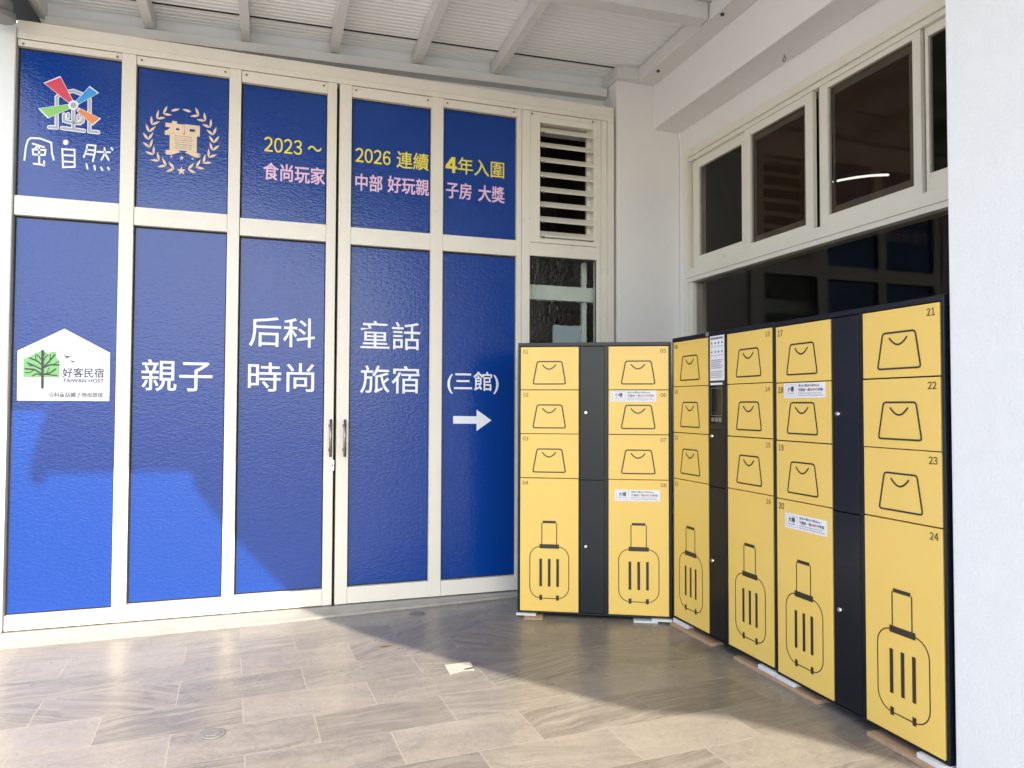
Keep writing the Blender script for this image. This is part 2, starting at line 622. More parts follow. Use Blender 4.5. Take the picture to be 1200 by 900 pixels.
def add_stroke(mb, pts, w, pl, off, closed=False, cap=True):
    """flat ribbon of width w (same units as pts) following pts"""
    P = [Vector((a, b)) for a, b in pts]
    k = len(P)
    L_, R_ = [], []
    for i in range(k):
        if closed:
            d0 = (P[i] - P[i - 1]).normalized()
            d1 = (P[(i + 1) % k] - P[i]).normalized()
        else:
            d0 = (P[i] - P[max(i - 1, 0)]) if i else (P[1] - P[0])
            d1 = (P[min(i + 1, k - 1)] - P[i]) if i < k - 1 else (P[-1] - P[-2])
            d0, d1 = d0.normalized(), d1.normalized()
        n0 = Vector((-d0.y, d0.x))
        n1 = Vector((-d1.y, d1.x))
        nn = (n0 + n1)
        nn = nn.normalized() if nn.length > 1e-6 else n0
        sc = 1.0 / max(0.45, nn.dot(n0))
        L_.append(P[i] + nn * (w / 2 * sc))
        R_.append(P[i] - nn * (w / 2 * sc))
    l = [mb.bm.verts.new(pl(p.x, p.y, off)) for p in L_]
    r = [mb.bm.verts.new(pl(p.x, p.y, off)) for p in R_]
    for i in range(k if closed else k - 1):
        j = (i + 1) % k
        mb.bm.faces.new((l[i], r[i], r[j], l[j]))
    if cap and not closed:
        for e, q, sgn in ((0, 1, 1), (k - 1, k - 2, -1)):
            d = (P[e] - P[q]).normalized()
            nn = Vector((-d.y, d.x)) * (w / 2)
            arc = [P[e] + nn * math.cos(t) + d * (w / 2) * math.sin(t) for t in [math.pi * m / 6 for m in range(7)]]
            mb.bm.faces.new([mb.bm.verts.new(pl(p.x, p.y, off + 0.00001)) for p in arc])
    mb.flat = True
    return mb


def add_flat(mb, pts, pl, off):
    mb.bm.faces.new([mb.bm.verts.new(pl(a, b, off)) for a, b in pts])
    mb.flat = True
    return mb


def disc(cx, cy, rx, ry=None, n=20):
    ry = ry or rx
    return [(cx + rx * math.cos(2 * math.pi * k / n), cy + ry * math.sin(2 * math.pi * k / n)) for k in range(n)]


# ------------------------------------------------------------------ ground and floor
g = MB()
g.box(-300, 300, -300, 300, -0.30, -0.012)
tag(link('ground', g, MT['ground']), kind='structure')
g = MB()
g.box(-7, 3.6, -9.5, 2.0, -0.16, 0.0)
tag(link('floor', g, MT['tile']), kind='structure')

# raised stone strip in front of the door track
g = MB()
pts = [(-7, -0.315), (-1.434, -0.293), (0.0, -0.262), (1.0, -0.172), (1.70, -0.118), (2.6, -0.06), (2.6, 0.1), (-7, 0.1)]
g.prism(pts, 0.0005, 0.016)
single('door_sill', g, MT['marble'], (0.5, -0.1, 0.0005), 'low cream stone sill strip along the foot of the blue doors', 'sill')

# ------------------------------------------------------------------ entrance front (plane Y = 0)
PX = [(-1.5055, -0.9339), (-0.8424, -0.2868), (-0.2030, 0.3561), (0.5297, 1.0974), (1.1937, 1.7606)]
PZ = [(3.6204, 2.6904, 2.5634, 0.1147), (3.6028, 2.6779, 2.5537, 0.1293), (3.5828, 2.6622, 2.5372, 0.1369),
      (3.5837, 2.6589, 2.5310, 0.1379), (3.6010, 2.6599, 2.5332, 0.1339)]
ZB, ZH = 0.022, 3.668            # underside of leaves, top of leaves (under the header)
HT = 3.782                       # top of header
YP = 0.030                       # pane face, set back from the frame face at Y = 0
seams = [-1.5115, -0.8445, -0.2055, 0.4290, 1.1020, 1.8010]
edges = [(-1.5105, -0.8470), (-0.8440, -0.2080), (-0.2050, 0.4235), (0.4425, 1.1010), (1.1040, 1.8010)]


def plf(a, b, off):              # photo pixel -> vinyl on a pane
    p = onY(a, b, YP - off)
    return p


def plw(a, b, off):              # metres on the facade -> vinyl on a pane
    return Vector((a, YP - off, b))


frame = thing('door_frame', 'tall cream aluminium door frame holding the blue panels under the canopy', 'door frame', (0.5, 0, 0))
g = MB()
g.box(-1.5115, 2.578, -0.004, 0.10, ZH + 0.0012, HT, 0.002)
g.box(-1.5115, 2.578, -0.0075, -0.0043, ZH + 0.036, ZH + 0.040)
link('header', g, MT['cream'], frame, True)
g = MB()
g.box(2.522, 2.578, -0.008, 0.10, ZB, ZH + 0.0002, 0.003)
g.box(2.470, 2.519, 0.0, 0.10, ZB, ZH + 0.0002, 0.003)
link('jamb', g, MT['cream'], frame, True)
g = MB()
g.box(-1.62, -1.5145, -0.010, 0.10, ZB, 3.735, 0.003)
g.box(-1.60, -1.5185, -0.0135, -0.0105, ZB + 0.05, 3.69, 0.001)
link('side_post', g, MT['cream_old'], frame, True)
g = MB()
g.box(-1.62, 2.578, -0.014, 0.10, 0.0165, ZB - 0.002)
link('bottom_track', g, MT['steel'], frame, True)

LEAF = [
    ('fixed_panel', 'blue panel with the windmill emblem above and a white house plaque below', 'entrance panel'),
    ('fixed_panel', 'blue panel with a golden laurel wreath above and two white characters below', 'entrance panel'),
    ('door_leaf', 'blue door leaf reading 2023 in yellow, with bar handle and lock', 'door'),
    ('door_leaf', 'blue door leaf reading 2026 in yellow, with a bar handle and no lock', 'door'),
    ('fixed_panel', 'blue panel with a white arrow pointing at the lockers', 'entrance panel'),
]
leaves = []
for i, ((x0, x1), (zt, zm1, zm0, zb)) in enumerate(zip(PX, PZ)):
    e0, e1 = edges[i]
    t = thing(LEAF[i][0], LEAF[i][1], LEAF[i][2], ((e0 + e1) / 2, 0, ZB), 0, 'blue panels of the entrance front')
    g = MB()
    if x0 - e0 > 0.008:
        g.box(e0, x0 - 0.003, 0.0, 0.07, ZB, ZH, 0.003)
    g.box(x1 + 0.003, e1, 0.0, 0.07, ZB, ZH, 0.003)
    a0, a1 = max(e0, x0 - 0.002) , x1 + 0.002
    g.box(a0, a1, 0.002, 0.068, zt + 0.004, ZH - 0.004, 0.002)
    g.box(a0, a1, 0.001, 0.068, zm0 + 0.004, zm1 - 0.003, 0.002)
    g.box(a0, a1, 0.001, 0.068, ZB + 0.001, zb - 0.003, 0.002)
    link('leaf_frame', g, MT['cream'], t, True)
    # dark rubber seat behind the vinyl, showing as a thin black line round each pane
    g = MB()
    g.box(a0, a1, YP + 0.006, YP + 0.03, zm1 - 0.003, zt + 0.004)
    g.box(a0, a1, YP + 0.006, YP + 0.03, zb - 0.003, zm0 + 0.004)
    link('gasket', g, MT['gasket'], t, True)
    gp = 0.0065
    g = MB()
    g.box(x0 + gp, x1 - gp * 0.6, YP, YP + 0.005, zm1 + 0.003, zt - 0.008)
    up = link('upper_pane', g, MT['blue'], t, True)
    g = MB()
    g.box(x0 + gp, x1 - gp * 0.6, YP, YP + 0.005, zb + 0.006, zm0 - 0.010)
    lo = link('lower_pane', g, MT['blue'], t, True)
    for sx in (x0 + 0.026, x1 - 0.024):
        g = MB()
        c = Vector((sx, 0, ZH - 0.030))
        g.tube([c + Vector((0, 0.004, 0)), c + Vector((0, -0.003, 0))], [0.008, 0.0065], 10)
        link('screw', g, MT['screw'], t, True)
    leaves.append((t, up, lo))


def words(parent, mat_, items, bold=0.0, name='lettering'):
    """items: (text, u0, u1, vtop_at_u0, vbottom_at_u0) measured in the photograph"""
    for s, u0, u1, vt, vb in items:
        g = MB()
        p0 = onY(u0, vt, YP)
        p1 = onY(u0, vb, YP)
        p2 = onY(u1, (vt + vb) / 2, YP)
        (add_digits if s.isascii() and s.isdigit() else add_text)(g, s, plw, p0.x, p2.x, p1.z, p0.z, 0.0012, bold)
        link(name, g, mat_, parent, True)


words(leaves[2][1], MT['yellow_vinyl'], [('2023', 310, 353.8, 160, 177), ('～', 361, 377, 170.5, 176.5)], 0.006)
words(leaves[2][1], MT['pink_vinyl'], [('食尚玩家', 309, 380.5, 190, 210)], 0.014)
words(leaves[3][1], MT['yellow_vinyl'], [('2026', 416.8, 457.5, 173, 189.3), ('連續', 465, 502, 176.8, 196.4)], 0.008)
words(leaves[3][1], MT['pink_vinyl'], [('中部', 416.8, 448, 203, 222.5), ('好玩親', 454.5, 502.5, 206, 225)], 0.014)
words(leaves[4][1], MT['yellow_vinyl'], [('年入圍', 537, 590.7, 184, 203.5)], 0.006)
words(leaves[4][1], MT['yellow_vinyl'], [('4', 522.8, 535, 184, 201)], 0.035)
words(leaves[4][1], MT['pink_vinyl'], [('子房', 523, 552.3, 212.6, 231.5), ('大獎', 560.8, 591, 216.5, 235.4)], 0.014)
words(leaves[1][2], MT['white_vinyl'], [('親子', 166.3, 248.8, 421, 458)], 0.004)
words(leaves[2][2], MT['white_vinyl'], [('后科', 292.3, 369, 370.5, 405.5), ('時尚', 291, 368, 424.5, 458.5)], 0.004)
words(leaves[3][2], MT['white_vinyl'], [('童話', 423, 492.3, 375.5, 408.5), ('旅宿', 422.3, 491.3, 428, 460.5)], 0.004)
words(leaves[4][2], MT['white_vinyl'], [('(三館)', 524.5, 584, 435, 461)], 0.010)
g = MB()
add_flat(g, [(531, 487.5), (558.5, 487.8), (558.5, 480), (576, 492.6), (558.5, 505), (558.5, 496.6), (531, 496.4)], plf, 0.0012)
link('arrow', g, MT['white_vinyl'], leaves[4][2], True)

# ---- laurel wreath and character on the second panel
wr = leaves[1][1]
cx, cy = 212.2, 163.8


def lens(c, d, l, w):
    n_ = Vector((-d.y, d.x))
    out = []
    for k in range(7):
        t_ = k / 6
        out.append(c + d * (l * t_) + n_ * (w * math.sin(math.pi * t_ ** 0.85)))
    for k in range(5, 0, -1):
        t_ = k / 6
        out.append(c + d * (l * t_) - n_ * (w * math.sin(math.pi * t_ ** 0.85)))
    return [(p.x, p.y) for p in out]


for sgn in (-1, 1):
    g = MB()
    for k in range(11):
        # image y grows downwards; bottom of wreath = +y
        ang = math.radians(90) + sgn * (math.radians(12) + math.radians(15.0) * k)
        c = Vector((cx + 38.5 * math.cos(ang), cy + 35.0 * math.sin(ang) + (math.cos(ang) * 38.5) * 0.05))
        ang2 = ang + sgn * 0.05
        c2 = Vector((cx + 38.5 * math.cos(ang2), cy + 35.0 * math.sin(ang2) + (math.cos(ang2) * 38.5) * 0.05))
        d = (c2 - c).normalized()
        if k == 10:
            add_flat(g, lens(c, d, 11, 1.5), plf, 0.0012)
            continue
        for a_ in (0.62, -0.62):
            dd = Vector((d.x * math.cos(a_) - d.y * math.sin(a_), d.x * math.sin(a_) + d.y * math.cos(a_)))
            add_flat(g, lens(c, dd, 10.5, 1.45), plf, 0.0012)
    link('laurel_branch', g, MT['gold_vinyl'], wr, True)


def star(cx_, cy_, r, n_=5):
    return [(cx_ + (r if k % 2 == 0 else r * 0.42) * math.sin(math.pi * k / n_), cy_ - (r if k % 2 == 0 else r * 0.42) * math.cos(math.pi * k / n_)) for k in range(2 * n_)]


for a_ in ((212.6, 200.2, 5.4), (213, 185, 3.0), (201, 183.5, 1.8), (225.5, 186, 1.8)):
    g = MB()
    add_flat(g, star(*a_), plf, 0.0012)
    link('gold_star', g, MT['gold_vinyl'], wr, True)
words(wr, MT['gold_vinyl'], [('賀', 194, 234.5, 142, 180)], 0.030)

# ---- windmill emblem and brushed characters on the first panel
e1 = leaves[0][1]


def plc(a, b, off):
    return plf(30 + a / 6.927, 80 + b / 6.927, off)


tower = [
    ([(190, 478), (252, 480), (252, 235), (285, 205), (385, 183), (470, 215), (520, 255), (518, 512), (590, 520)], False),
    ([(295, 485), (475, 508)], False),
    ([(387, 320), (387, 490)], False),
    ([(312, 375), (312, 425), (345, 436), (440, 446), (463, 430), (463, 398)], False),
    ([(346, 372), (346, 400)], False), ([(428, 385), (428, 412)], False),
]
for w, m_, off, nm in ((34, 'white_vinyl', 0.0010, 'tower_outline'), (20, 'grey_vinyl', 0.0016, 'windmill_tower')):
    g = MB()
    for p, cl in tower:
        add_stroke(g, p, w, plc, off, cl)
    link(nm, g, MT[m_], e1, True)
blades = [
    ([(145, 118), (282, 62), (390, 268), (356, 288)], 'red_vinyl'),
    ([(520, 143), (597, 200), (428, 296), (400, 272)], 'sky_vinyl'),
    ([(100, 325), (352, 290), (364, 328), (180, 408)], 'green_vinyl'),
    ([(432, 318), (612, 408), (545, 465), (412, 345)], 'orange_vinyl'),
]
g = MB()
for p, m_ in blades:
    add_flat(g, p, plc, 0.0022)
add_flat(g, disc(388, 300, 40), plc, 0.0034)
link('blade_outline', g, MT['white_vinyl'], e1, True)
for p, m_ in blades:
    c = Vector((sum(a for a, b in p) / 4, sum(b for a, b in p) / 4))
    q = []
    for a, b in p:
        d = Vector((a, b)) - c
        q.append(tuple(c + d * (1 - 11 / d.length)))
    g = MB()
    add_flat(g, q, plc, 0.0028)
    link('windmill_blade', g, MT[m_], e1, True)
g = MB()
add_flat(g, disc(388, 300, 24), plc, 0.0040)
link('windmill_hub', g, MT['grey_vinyl'], e1, True)
g = MB()
for p in ([(-10, 745), (2, 640), (18, 585), (40, 566), (120, 570), (208, 604), (214, 690), (228, 742)],
          [(58, 612), (150, 640)], [(104, 628), (72, 655)], [(110, 640), (110, 772)],
          [(66, 774), (152, 786)], [(150, 755), (150, 792)],
          [(305, 705), (396, 710)], [(305, 756), (396, 762)],
          [(500, 625), (496, 660), (472, 722)], [(500, 622), (568, 628), (562, 690), (545, 755)], [(494, 660), (558, 667)], [(486, 695), (552, 702)],
          [(582, 678), (686, 682)], [(640, 648), (644, 690), (616, 742)], [(646, 692), (674, 744)], [(697, 648), (706, 662)],
          [(494, 778), (502, 814)], [(558, 792), (564, 824)], [(612, 806), (624, 826)], [(668, 806), (676, 822)]):
    add_stroke(g, p, 15, plc, 0.0012)
for p in ([(58, 658), (162, 664), (156, 704), (62, 700)], [(298, 657), (398, 662), (398, 800), (304, 803)]):
    add_stroke(g, p, 15, plc, 0.0012, closed=True)
add_flat(g, disc(325, 601, 22), plc, 0.0012)
link('brushed_lettering', g, MT['white_vinyl'], e1, True)

# ---- white house-shaped plaque on the lower pane of the first panel
e0 = leaves[0][2]


def plq(a, b, off):
    return plf(a / 8.179, 370 + b / 8.179, off)


g = MB()
pq = [(620, 125), (1056, 355), (1049, 818), (164, 813), (170, 335)]
g.prism([(onY(a / 8.179, 370 + b / 8.179, YP).x, onY(a / 8.179, 370 + b / 8.179, YP).z) for a, b in pq], 0.0, 1.0,
        lambda a, b, c: Vector((a, YP - 0.004 * c, b)))
pla = link('house_plaque', g, MT['white_vinyl'], e0, True)
g = MB()
add_flat(g, [(225, 418), (405, 330), (470, 366), (482, 343), (538, 343), (540, 402), (572, 430), (568, 592), (222, 588)], plq, 0.0052)
link('tree_crown_print', g, MT['leaf_vinyl'], e0, True)
g = MB()
add_stroke(g, [(408, 338), (408, 450), (407, 560), (406, 688)], 26, plq, 0.0064)
for p, w in (([(400, 560), (330, 515), (242, 508)], 15), ([(400, 515), (330, 480), (262, 452)], 15), ([(402, 470), (350, 430), (285, 405)], 14),
             ([(404, 430), (372, 390), (345, 372)], 11), ([(350, 432), (338, 385)], 9), ([(330, 480), (275, 478)], 9),
             ([(412, 500), (480, 470), (565, 472)], 15), ([(414, 495), (470, 440), (525, 375)], 15), ([(480, 425), (482, 372)], 10), ([(412, 440), (440, 390), (462, 375)], 10),
             ([(412, 565), (480, 548), (535, 510)], 14), ([(430, 560), (545, 574)], 12), ([(400, 570), (350, 556), (310, 578)], 12),
             ([(330, 515), (285, 545), (240, 545)], 9), ([(450, 545), (470, 500)], 8), ([(505, 470), (560, 440)], 8), ([(408, 400), (430, 360)], 8)):
    add_stroke(g, p, w, plq, 0.0058)
for p in ([(608, 342), (628, 385), (648, 388), (698, 378), (660, 398), (640, 408), (622, 392)], [(676, 420), (692, 434), (720, 434), (700, 448), (686, 444)]):
    add_flat(g, p, plq, 0.0064)
for s, a0, a1, b0, b1, bd in (('好客民宿', 604, 995, 498, 590, 0.006), ('TAIWAN HOST', 604, 995, 603, 638, 0.01), ('后科童話親子時尚旅宿', 468, 985, 732, 780, 0.004)):
    p0 = onY(a0 / 8.179, 370 + b0 / 8.179, YP)
    p1 = onY(a0 / 8.179, 370 + b1 / 8.179, YP)
    p2 = onY(a1 / 8.179, 370 + b1 / 8.179, YP)
    add_text(g, s, plw, p0.x, p2.x, p1.z, p0.z, 0.0064, bd)
link('plaque_print', g, MT['ink'], e0, True)

# ---- bar handles and lock
for leaf, x, zt, zb in ((leaves[2][0], 0.402, 1.303, 1.045), (leaves[3][0], 0.497, 1.302, 1.044)):
    g = MB()
    g.tube([(x, -0.052, zb), (x, -0.052, zt)], 0.0095, 14)
    for z in (zb + 0.045, zt - 0.045):
        g.tube([(x, 0.0, z), (x, -0.052, z)], 0.007, 10)
        g.tube([(x, 0.0015, z), (x, -0.006, z)], 0.014, 14)
    link('handle', g, MT['steel'], leaf, True)
g = MB()
g.prism([(0.419 + 0.011 * math.cos(t_) , 0.984 + (0.028 if math.sin(t_) >= 0 else -0.028) + 0.011 * math.sin(t_)) for t_ in [2 * math.pi * k / 20 for k in range(20)]],
        0, 1, lambda a, b, c: Vector((a, -0.006 * c, b)))
lk = link('lock', g, MT['chrome'], leaves[2][0], True)
g = MB()
g.tube([(0.419, -0.006, 0.984), (0.419, -0.009, 0.984)], 0.006, 12)
link('keyhole', g, MT['ink'], lk, True)

# ---- louvre unit
lv = thing('louvre_window', 'cream louvre window with tilted slats over a hammered glass pane', 'window', (2.13, 0, ZB))
x0, x1 = 1.9505, 2.4015
zl0, zl1 = 2.690, 3.585
xa, xb = 1.8045, 2.4670
pa, pb, pzt, pzb = 1.8635, 2.4330, 2.5450, 0.1300
g = MB()
g.box(xa, 1.8700, 0.0, 0.07, ZB, ZH, 0.003)
g.box(2.4330, xb, 0.0, 0.07, ZB, ZH, 0.003)
g.box(1.8705, 2.4325, 0.001, 0.068, 3.632, ZH - 0.003, 0.002)
g.box(1.8705, 2.4325, 0.001, 0.068, 2.5500, 2.6500, 0.002)
g.box(1.8705, 2.4325, 0.001, 0.068, ZB + 0.001, pzb, 0.002)
link('leaf_frame', g, MT['cream'], lv, True)
g = MB()
g.box(1.8710, x0, -0.006, 0.09, 2.6520, 3.630, 0.003)
g.box(x1, 2.4320, -0.006, 0.09, 2.6520, 3.630, 0.003)
g.box(x0, x1, -0.005, 0.09, zl1, 3.629, 0.002)
g.box(x0, x1, -0.005, 0.09, 2.653, zl0, 0.002)
g.box(x1 - 0.030, x1 - 0.001, 0.058, 0.088, zl0, zl1)
g.box(x0, x1 - 0.030, 0.060, 0.088, zl0 + 0.001, zl0 + 0.045)
link('louvre_frame', g, MT['cream'], lv, True)
ns = 8
for k in range(ns):
    zc = zl1 - 0.050 - k * (zl1 - zl0 - 0.085) / (ns - 1)
    g = MB()
    tl = math.radians(42)
    prof = []
    hw, th_ = 0.043, 0.006
    for a_, b_ in ((-hw, -th_ * 0.4), (-hw * 0.6, -th_), (hw * 0.6, -th_), (hw, -th_ * 0.4), (hw, th_ * 0.4), (hw * 0.6, th_), (-hw * 0.6, th_), (-hw, th_ * 0.4)):
        prof.append((0.010 + a_ * math.cos(tl) - b_ * math.sin(tl), zc + a_ * math.sin(tl) + b_ * math.cos(tl)))
    g.prism(prof, x0 + 0.004, x1 - 0.001, lambda a, b, c: Vector((c, a, b)))
    sl_ = link('louvre_slat', g, MT['cream'], lv, True)
    g = MB()
    g.tube([(x0 + 0.020, -0.016, zc - 0.030), (x0 + 0.020, -0.034, zc - 0.036)], 0.008, 8)
    link('slat_clip', g, MT['screw'], sl_, True)
g = MB()
g.box(1.866, 2.433, 0.034, 0.039, pzb, 2.549)
link('obscured_pane', g, MT['obscure'], lv, True)
g = MB()
for bx in ((1.8700, 1.8735), (2.4295, 2.4328)):
    g.box(bx[0], bx[1], 0.020, 0.033, pzb + 0.001, 2.549)
g.box(1.8735, 2.4295, 0.020, 0.033, 2.5440, 2.549)
link('gasket', g, MT['gasket'], lv, True)
for sx in (1.885, 2.395):
    g = MB()
    g.tube([(sx, 0.004, ZH - 0.022), (sx, -0.004, ZH - 0.022)], 0.0075, 10)
    link('screw', g, MT['screw'], lv, True)

# dim space behind the louvre and the hammered pane
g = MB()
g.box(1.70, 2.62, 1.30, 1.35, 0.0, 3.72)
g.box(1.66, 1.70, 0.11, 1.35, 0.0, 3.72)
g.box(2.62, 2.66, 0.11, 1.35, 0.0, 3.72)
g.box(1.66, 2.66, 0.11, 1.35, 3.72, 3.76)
g.box(-1.62, 1.655, 0.11, 0.15, 0.0, 3.76)  # backing added behind the doors to keep sky out of the gaps
single('inner_partition', g, MT['dark'], (2.1, 1.2, 0), 'dark inner walls behind the louvre slats, with backing added behind the doors', 'wall')
g = MB()
g.box(1.72, 2.58, 0.13, 0.18, 2.235, 2.350, 0.004)  # bars added to stand in for the pale band reflected in the pane
g.box(2.385, 2.425, 0.181, 0.21, 0.30, 2.56, 0.004)
single('reflection_bars', g, MT['offwhite'], (2.1, 0.15, 2.235), 'white bars added behind the hammered glass pane, standing in for a reflection', 'rail')
g = MB()
g.box(2.140, 2.380, 0.19, 0.21, 1.2, 2.045, 0.004)  # board added to show as the pale patch in the pane
single('pale_board', g, MT['bluegrey'], (2.26, 0.2, 1.2), 'pale blue board added behind the hammered glass pane', 'board')

# ------------------------------------------------------------------ white masonry
g = MB()
g.box(2.605, 3.18, 0.0, 0.30, 0.0, 4.108, 0.006)
single('corner_column', g, MT['wall'], (2.9, 0.1, 0.0), 'plain white plastered column filling the corner beside the louvre window', 'column')
g = MB()
g.box(-9.0, 2.604, 0.22, 0.30, 3.60, 4.35)
single('rear_wall', g, MT['roofw'], (0.5, 0.26, 3.6), 'pale strip of wall between door header and canopy roof', 'wall')
g = MB()
g.box(-9.0, -1.6225, 0.0, 0.30, 0.0, 3.598)
single('house_wall', g, MT['wall'], (-4.5, 0.1, 0.0), 'white house wall beyond the left end of the door frame', 'wall')

WX = 3.18
WY0, WY1, WZ0, WZ1 = -0.075, -3.30, 0.95, 3.465
g = MB()
g.box(WX, WX + 0.20, WY0 + 0.001, 0.0, 0.0, 4.4)
g.box(WX, WX + 0.20, WY1, WY0, WZ1, 4.4)
g.box(WX, WX + 0.20, WY1, WY0, 0.0, WZ0)
g.box(WX, WX + 0.20, -9.0, WY1, 0.0, 4.4)
single('window_wall', g, MT['wall'], (WX, -1.5, 0), 'white side wall holding the row of sliding windows behind the lockers', 'wall')
g = MB()
g.box(2.932, WX - 0.001, -9.0, -0.001, 3.652, 4.4, 0.008)
single('wall_beam', g, MT['wall'], (3.05, -2, 3.652), 'white plastered beam running above the sliding windows', 'beam')
g = MB()
g.box(2.472, 3.178, -9.0, -3.072, 0.0, 3.650, 0.006)
single('wall_pier', g, MT['pier'], (2.8, -5, 0), 'broad white plastered pier at the right edge, nearest the camera', 'pier')

# ------------------------------------------------------------------ side window
wd = thing('sliding_window', 'cream framed window with four sliding sashes over a long fixed pane', 'window', (WX, -1.6, WZ0))


def wbox(g_, y0, y1, z0, z1, xo, xi, bev=0.002):           # y0 > y1 ; xo front X offset (negative = proud of wall)
    g_.box(WX + xo, WX + xi, min(y0, y1), max(y0, y1), z0, z1, bev)


g = MB()
wbox(g, WY0, -0.128, WZ0, WZ1, -0.012, 0.12)                # left jamb
wbox(g, -0.1285, WY1, 3.405, WZ1, -0.012, 0.12)             # head
wbox(g, -0.1285, WY1, 3.372, 3.404, 0.004, 0.12)
wbox(g, -0.1285, WY1, 2.392, 2.425, -0.014, 0.12)           # transom, three steps
wbox(g, -0.1285, WY1, 2.4255, 2.462, -0.022, 0.12)
wbox(g, -0.1285, WY1, 2.4625, 2.500, -0.010, 0.12)
wbox(g, -0.1285, -0.180, WZ0 + 0.05, 2.391, 0.006, 0.10)
wbox(g, -0.1285, WY1, WZ0, WZ0 + 0.05, -0.012, 0.12)
link('outer_frame', g, MT['cream'], wd, True)
# sash: (y left, y right, glass y left, glass y right, glass z0, z1, x front)
SASH = [(-0.150, -0.845, -0.2305, -0.783, 2.592, 3.300, 0.030, 0),
        (-0.846, -1.530, -0.910, -1.462, 2.545, 3.315, 0.008, 1),
        (-1.590, -2.318, -1.658, -2.268, 2.560, 3.338, 0.008, 1),
        (-2.326, -3.020, -2.346, -2.950, 2.606, 3.323, 0.030, 0)]
for ya, yb, ga, gb, z0, z1, xf, scr in SASH:
    g = MB()
    wbox(g, ya, ga, 2.503, 3.370, xf, xf + 0.03)
    wbox(g, gb, yb, 2.503, 3.370, xf, xf + 0.03)
    wbox(g, ga + 0.0005, gb - 0.0005, 2.503, z0, xf + 0.001, xf + 0.029)
    wbox(g, ga + 0.0005, gb - 0.0005, z1, 3.370, xf + 0.001, xf + 0.029)
    sa = link('sash', g, MT['cream'], wd, True)
    g = MB()
    wbox(g, ga + 0.001, gb - 0.001, z0, z1, xf + 0.014, xf + 0.018, 0)
    link('pane', g, MT['glass'], sa, True)
    if scr:
        g = MB()
        w_ = 0.052
        wbox(g, ga - 0.002, ga - w_ * 0.3, z0 + 0.001, z1 - 0.001, xf + 0.034, xf + 0.05, 0.001)
        wbox(g, gb + 0.002, gb + w_, z0 + 0.001, z1 - 0.001, xf + 0.034, xf + 0.05, 0.001)
        wbox(g, ga - w_ * 0.3, gb + w_, z0 + 0.001, z0 + w_, xf + 0.035, xf + 0.049, 0.001)
        wbox(g, ga - w_ * 0.3, gb + w_, z1 - w_ * 0.8, z1 - 0.001, xf + 0.035, xf + 0.049, 0.001)
        link('screen_frame', g, MT['screenframe'], sa, True)
        g = MB()
        wbox(g, ga - w_ * 0.3 - 0.001, gb + w_ + 0.001, z0 + w_ + 0.001, z1 - w_ * 0.8 - 0.001, xf + 0.041, xf + 0.042, 0)
        link('insect_screen', g, MT['mesh'], sa, True)
g = MB()
wbox(g, -1.531, -1.589, 2.503, 3.370, 0.055, 0.085)
link('mullion', g, MT['cream'], wd, True)
g = MB()
wbox(g, -0.181, WY1 + 0.002, WZ0 + 0.051, 2.3905, 0.040, 0.046, 0)
link('fixed_pane', g, MT['glass'], wd, True)
# room behind the window
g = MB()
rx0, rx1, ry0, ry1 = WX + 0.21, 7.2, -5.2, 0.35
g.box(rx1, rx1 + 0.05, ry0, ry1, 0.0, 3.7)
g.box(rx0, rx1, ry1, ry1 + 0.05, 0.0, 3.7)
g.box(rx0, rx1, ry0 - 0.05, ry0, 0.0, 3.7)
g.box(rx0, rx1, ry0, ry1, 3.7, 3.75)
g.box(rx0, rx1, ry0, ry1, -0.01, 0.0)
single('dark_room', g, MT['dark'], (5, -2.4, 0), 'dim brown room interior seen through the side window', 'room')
g = MB()
led = [onX(977 + (1041 - 977) * k / 8, 213 - 7.5 * math.sin(0.5 * math.pi * (k / 8) ** 0.9) - 0.6 * k / 8, 4.2) for k in range(9)]
g.tube(led, 0.009, 8)
single('light_strip', g, MT['glow'], tuple(led[4]), 'thin glowing white strip light hanging inside behind the screened sash', 'strip light')

# ------------------------------------------------------------------ canopy
cn = thing('canopy_roof', 'white corrugated canopy roof on pale steel rafters above the entrance', 'canopy', (0.5, -1.5, 3.9))


def zr(x):                       # underside of rafters: the roof falls gently to the left
    return 4.012 + 0.025 * (x - 2.9)


OUT = [(-1.46, 0.40)]
# unseen front edge of the roof, shaped to cast the shadow on doors and floor
sh = [(-1.300, 0, 1.36), (-1.405, 0, 0.955), (-1.392, 0, 0.90), (-1.350, 0, 0.875), (-1.312, 0, 0.90), (-1.298, 0, 0.985), (-0.500, 0, 0.968), (-0.452, 0, 0.82),
      (-0.277, 0, 0.606), (0.093, 0, 0.198), (0.58, -0.677, 0), (1.264, -1.682, 0), (1.629, -2.166, 0), (1.97, -2.335, 0), (2.08, -2.489, 0), (2.273, -2.773, 0), (2.42, -3.0, 0)]
for p in sh:
    p = Vector(p)
    if p.y == 0 and p.x < -0.4:
        p.z += 0.045
    z_ = zr(p.x - 0.3) + 0.155
    t_ = (z_ - p.z) / SUN.z
    OUT.append(((p + SUN * t_).x, (p + SUN * t_).y))
OUT += [(2.25, -8.6), (2.931, -9.0), (2.931, 0.40)]  # unseen forward part, stretched to keep the pier in shade


def clip_x(y, poly):
    xs_ = []
    for (ax, ay), (bx, by) in zip(poly, poly[1:] + poly[:1]):
        if (ay > y) != (by > y):
            xs_.append(ax + (bx - ax) * (y - ay) / (by - ay))
    xs_.sort()
    return (xs_[0], xs_[-1]) if len(xs_) >= 2 else None


